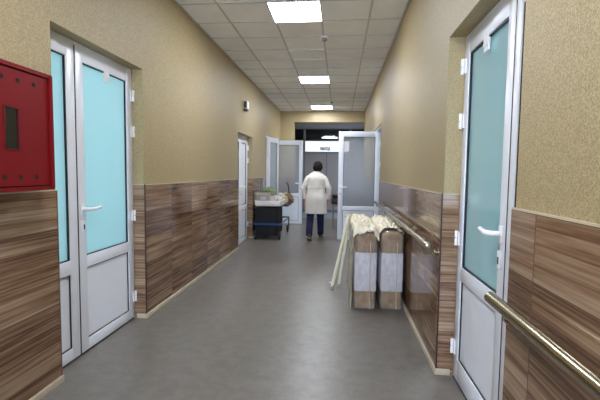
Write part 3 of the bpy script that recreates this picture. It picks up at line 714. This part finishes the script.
# local: x right, y forward (away from camera)
J = {}; E = []
def j(k, p, r_, to=None):
    J[k] = (Vector(p), r_)
    if to: E.append((to, k))
j('pel', (0, 0, .84), (.13, .10)); j('sp1', (0, 0, .96), (.115, .085), 'pel'); j('sp2', (0, .01, 1.10), (.12, .09), 'sp1'); j('ch', (0, .015, 1.22), (.135, .10), 'sp2')
j('nk', (0, .03, 1.345), .055, 'ch'); j('nk2', (.015, .055, 1.41), .048, 'nk')
for s, n in ((-1, 'l'), (1, 'r')):
    ft = -.16 if s < 0 else .30      # left foot trails, right foot leads
    xo = -.12 if s < 0 else .095
    kn = (xo*.95, .06 if s < 0 else .16, .46)
    an = (xo, ft-.03, .125 if s < 0 else .085)
    j('hip'+n, (s*.085, .0, .80), .095, 'pel'); j('kn'+n, kn, .056, 'hip'+n); j('cf'+n, ((kn[0]+an[0])/2, (kn[1]+an[1])/2-.015, .31), .052, 'kn'+n); j('an'+n, an, .036, 'cf'+n)
    j('to'+n, (xo, ft+.12, .045), .034, 'an'+n)
    sh = (s*.16, .012, 1.262); el = (s*.258, -.03 if s > 0 else .0, 1.05); wr_ = (s*.232, .04 if s > 0 else .07, .815)
    j('cl'+n, (s*.08, .02, 1.275), .05, 'ch'); j('sh'+n, sh, .042, 'cl'+n); j('el'+n, el, .034, 'sh'+n); j('fa'+n, Vector(el).lerp(Vector(wr_), .4), .032, 'el'+n); j('wr'+n, wr_, .024, 'fa'+n)
    pm = Vector(wr_)+Vector((0, .012, -.055)); j('pm'+n, pm, (.020, .030), 'wr'+n)
    for q_, (oy, ln) in enumerate(((-.028, .058), (-.010, .070), (.009, .074), (.027, .066))):
        k1 = pm+Vector((0, oy, -.035)); j('f%d%s' % (q_, n), k1, .0095, 'pm'+n)
        j('g%d%s' % (q_, n), k1+Vector((-s*.008, oy*.15, -ln*.55)), .0085, 'f%d%s' % (q_, n)); j('h%d%s' % (q_, n), k1+Vector((-s*.024, oy*.2, -ln)), .007, 'g%d%s' % (q_, n))
    t1 = pm+Vector((-s*.006, .036, .010)); j('t1'+n, t1, .011, 'pm'+n); j('t2'+n, t1+Vector((-s*.012, .022, -.03)), .009, 't1'+n); j('t3'+n, t1+Vector((-s*.018, .026, -.055)), .008, 't2'+n)
body = skin('body', J, E, 'pel', SKIN, pe, 2)
# head, sculpted and merged into the body mesh
bm = bmesh.new(); bm.from_mesh(body.data)
HC = Vector((.024, .075, 1.487)); hb = bmesh.new(); bmesh.ops.create_icosphere(hb, subdivisions=4, radius=1)
for v in hb.verts:
    n = v.co.normalized(); x, y, z = n
    sx, sy, sz = .076, .094, .112
    if z < 0: sx *= 1-.28*z*z; sy *= 1-.12*z*z
    p = Vector((x*sx, y*sy, z*sz))
    if y > 0:
        p.y += .022*math.exp(-((x/.16)**2))*math.exp(-(((z+.18)/.16)**2))            # nose
        p.y -= .010*(math.exp(-(((abs(x)-.36)/.14)**2)-((z-.02)/.10)**2))            # eye sockets
        p.y += .006*math.exp(-((x/.28)**2)-((z+.47)/.05)**2)+.006*math.exp(-((x/.28)**2)-((z+.58)/.05)**2)  # lips
        p.y += .010*math.exp(-((x/.25)**2)-((z+.85)/.12)**2)
    v.co = p+HC
tmp = bpy.data.meshes.new('t'); hb.to_mesh(tmp); hb.free(); bm.from_mesh(tmp)
for s in (-1, 1):   # ears
    eb = bmesh.new(); bmesh.ops.create_icosphere(eb, subdivisions=2, radius=1)
    for v in eb.verts: v.co = Vector((v.co.x*.011+s*.077, v.co.y*.018+HC.y-.002, v.co.z*.031+HC.z-.008))
    eb.to_mesh(tmp); eb.free(); bm.from_mesh(tmp)
for p in bm.faces: p.smooth = True
bm.to_mesh(body.data); bm.free()
for s in (-1, 1):
    bm = bmesh.new(); bmesh.ops.create_icosphere(bm, subdivisions=2, radius=.012, matrix=Matrix.Translation(HC+Vector((s*.029, .074, .004)))); finish('eye', bm, mat('eye_white', (230, 228, 224), .2), pe, True)
# hair cap: back and top, short
bm = bmesh.new(); bmesh.ops.create_icosphere(bm, subdivisions=5, radius=1)
dele = [v for v in bm.verts if (v.co.y > .42 and v.co.z < .5) or v.co.z < -.72 or (v.co.y > .12 and v.co.z < -.15)]
bmesh.ops.delete(bm, geom=dele, context='VERTS')
for v in bm.verts:
    n = v.co.normalized(); d = 1+.05*noise.fractal(n*7, .8, 2.2, 3)
    v.co = Vector((n.x*.101*d*(1-.18*max(0, -n.z)), n.y*.112*d-.006, n.z*.125*d*(1 if n.z > 0 else .93)))+HC
hr = finish('hair', bm, HAIR, pe, True); md = hr.modifiers.new('t', 'SOLIDIFY'); md.thickness = .016
# coat
def ell(z, cx, cy, rx, ry, n=40, fold=0, ph=0, pw=2.3):
    out = []
    for k in range(n):
        a = 2*math.pi*k/n; c, s = math.cos(a), math.sin(a)
        f = (abs(c)**pw+abs(s)**pw)**(-1/pw)
        f *= 1+fold*(math.sin(a*7+ph)+.6*math.sin(a*11+2*ph+z*9))
        out.append(Vector((cx+rx*c*f, cy+ry*s*f, z)))
    return out
bm = bmesh.new()
cr = [(.545, 0, .04, .216, .165, .026), (.60, 0, .035, .218, .165, .024), (.70, 0, .025, .220, .170, .02), (.80, 0, .01, .216, .170, .014), (.90, 0, .0, .204, .158, .01), (1.0, 0, .0, .182, .135, .010), (1.05, 0, .0, .172, .125, .012),
      (1.075, 0, .0, .168, .122, .006), (1.10, 0, .003, .174, .125, .012), (1.17, 0, .01, .186, .130, .01), (1.24, 0, .012, .196, .130, .006), (1.285, 0, .015, .192, .118, .004), (1.325, 0, .02, .155, .098, .002), (1.362, 0, .027, .115, .078, 0), (1.378, 0, .033, .075, .065, 0), (1.40, 0, .038, .062, .060, 0)]
rv = loft(bm, [ell(z, cx, cy, rx, ry, fold=fo, ph=1.3) for z, cx, cy, rx, ry, fo in cr], cap=False)
for s in (-1, 1):
    sh = Vector((s*.140, .013, 1.266)); el = Vector((s*.258, -.03 if s > 0 else 0, 1.05)); wr_ = Vector((s*.234, .035 if s > 0 else .065, .845))
    pts = [sh, sh.lerp(el, .2)+Vector((s*.012, 0, .006)), sh.lerp(el, .55)+Vector((s*.008, 0, 0)), el+Vector((0, -.006, .02)), el.lerp(wr_, .15), el.lerp(wr_, .55), wr_]
    tube(bm, pts, [.070, .067, .058, .052, .052, .048, .044], 20, cap=False)
bmesh.ops.subdivide_edges(bm, edges=bm.edges[:], cuts=1, use_grid_fill=True, smooth=.6)
for v in bm.verts:
    c_ = v.co; a_ = .0075*noise.fractal(Vector((c_.x*11, c_.y*11, c_.z*5)), .8, 2, 3)+.006*noise.noise(Vector((c_.x*26, c_.y*26, c_.z*9)))
    if abs(c_.x) > .185 and c_.z > .8: a_ += .004*math.sin(c_.z*95+c_.x*30)
    d_ = Vector((c_.x-(math.copysign(.24, c_.x) if abs(c_.x) > .19 and c_.z > .8 else 0), c_.y, 0))
    if d_.length > 1e-4: v.co = c_+d_.normalized()*a_
ct = finish('coat', bm, COAT, pe, True); md = ct.modifiers.new('t', 'SOLIDIFY'); md.thickness = .006; md.offset = -1
bm = bmesh.new(); loft(bm, [ell(z, 0, 0, rx, ry) for z, rx, ry in ((1.055, .180, .133), (1.06, .183, .136), (1.09, .183, .136), (1.095, .18, .133))], cap=False)
bt = finish('belt', bm, COAT, ct, True); md = bt.modifiers.new('t', 'SOLIDIFY'); md.thickness = .006
B('back_vent', mat('coat_seam_shadow', (150, 142, 130), .9), [(-.002, .002, -.135, -.128, .56, .80)], ct)
# trousers, shoes
for s, n in ((-1, 'l'), (1, 'r')):
    hp, kn, cf, an = (J[k+n][0] for k in ('hip', 'kn', 'cf', 'an'))
    bm = bmesh.new(); tube(bm, [hp+Vector((0, 0, .02)), hp.lerp(kn, .5), kn, cf, an+Vector((0, 0, .0))], [.108, .09, .074, .070, .064], 20, cap=False)
    t_ = finish('trouser_leg', bm, TROU, pe, True); md = t_.modifiers.new('t', 'SOLIDIFY'); md.thickness = .005; md.offset = -1
    # shoe: lofted along the foot
    tilt = R(20) if s < 0 else 0
    base_ = Vector((an.x, an.y+.02, 0))
    bm = bmesh.new(); rings = []
    for yy, w_, hh_ in ((-.075, .022, .05), (-.065, .034, .085), (-.02, .038, .10), (.05, .042, .08), (.11, .047, .06), (.16, .042, .048), (.185, .022, .032)):
        ring = []
        for k in range(16):
            a = 2*math.pi*k/16; ring.append(Vector((w_*math.cos(a), yy, .012+hh_*.5+hh_*.5*math.sin(a))))
        rings.append(ring)
    loft(bm, rings)
    piv = Vector((0, .12, .0)); Rm = Matrix.Rotation(-tilt, 3, 'X')
    for v in bm.verts: v.co = Rm @ (v.co-piv)+piv+base_
    so = finish('shoe', bm, SHOE, pe, True)
    bm = bmesh.new()
    out = [Vector((w_, yy, 0)) for yy, w_ in ((-.078, .018), (-.06, .034), (0, .037), (.06, .042), (.11, .049), (.16, .044), (.188, .02))]
    out = out+[Vector((-p.x, p.y, 0)) for p in reversed(out)]
    loft(bm, [[p.copy() for p in out], [p+Vector((0, 0, .022)) for p in out]])
    for v in bm.verts: v.co = Rm @ (v.co-piv)+piv+base_
    finish('sole', bm, SOLE, so, True)
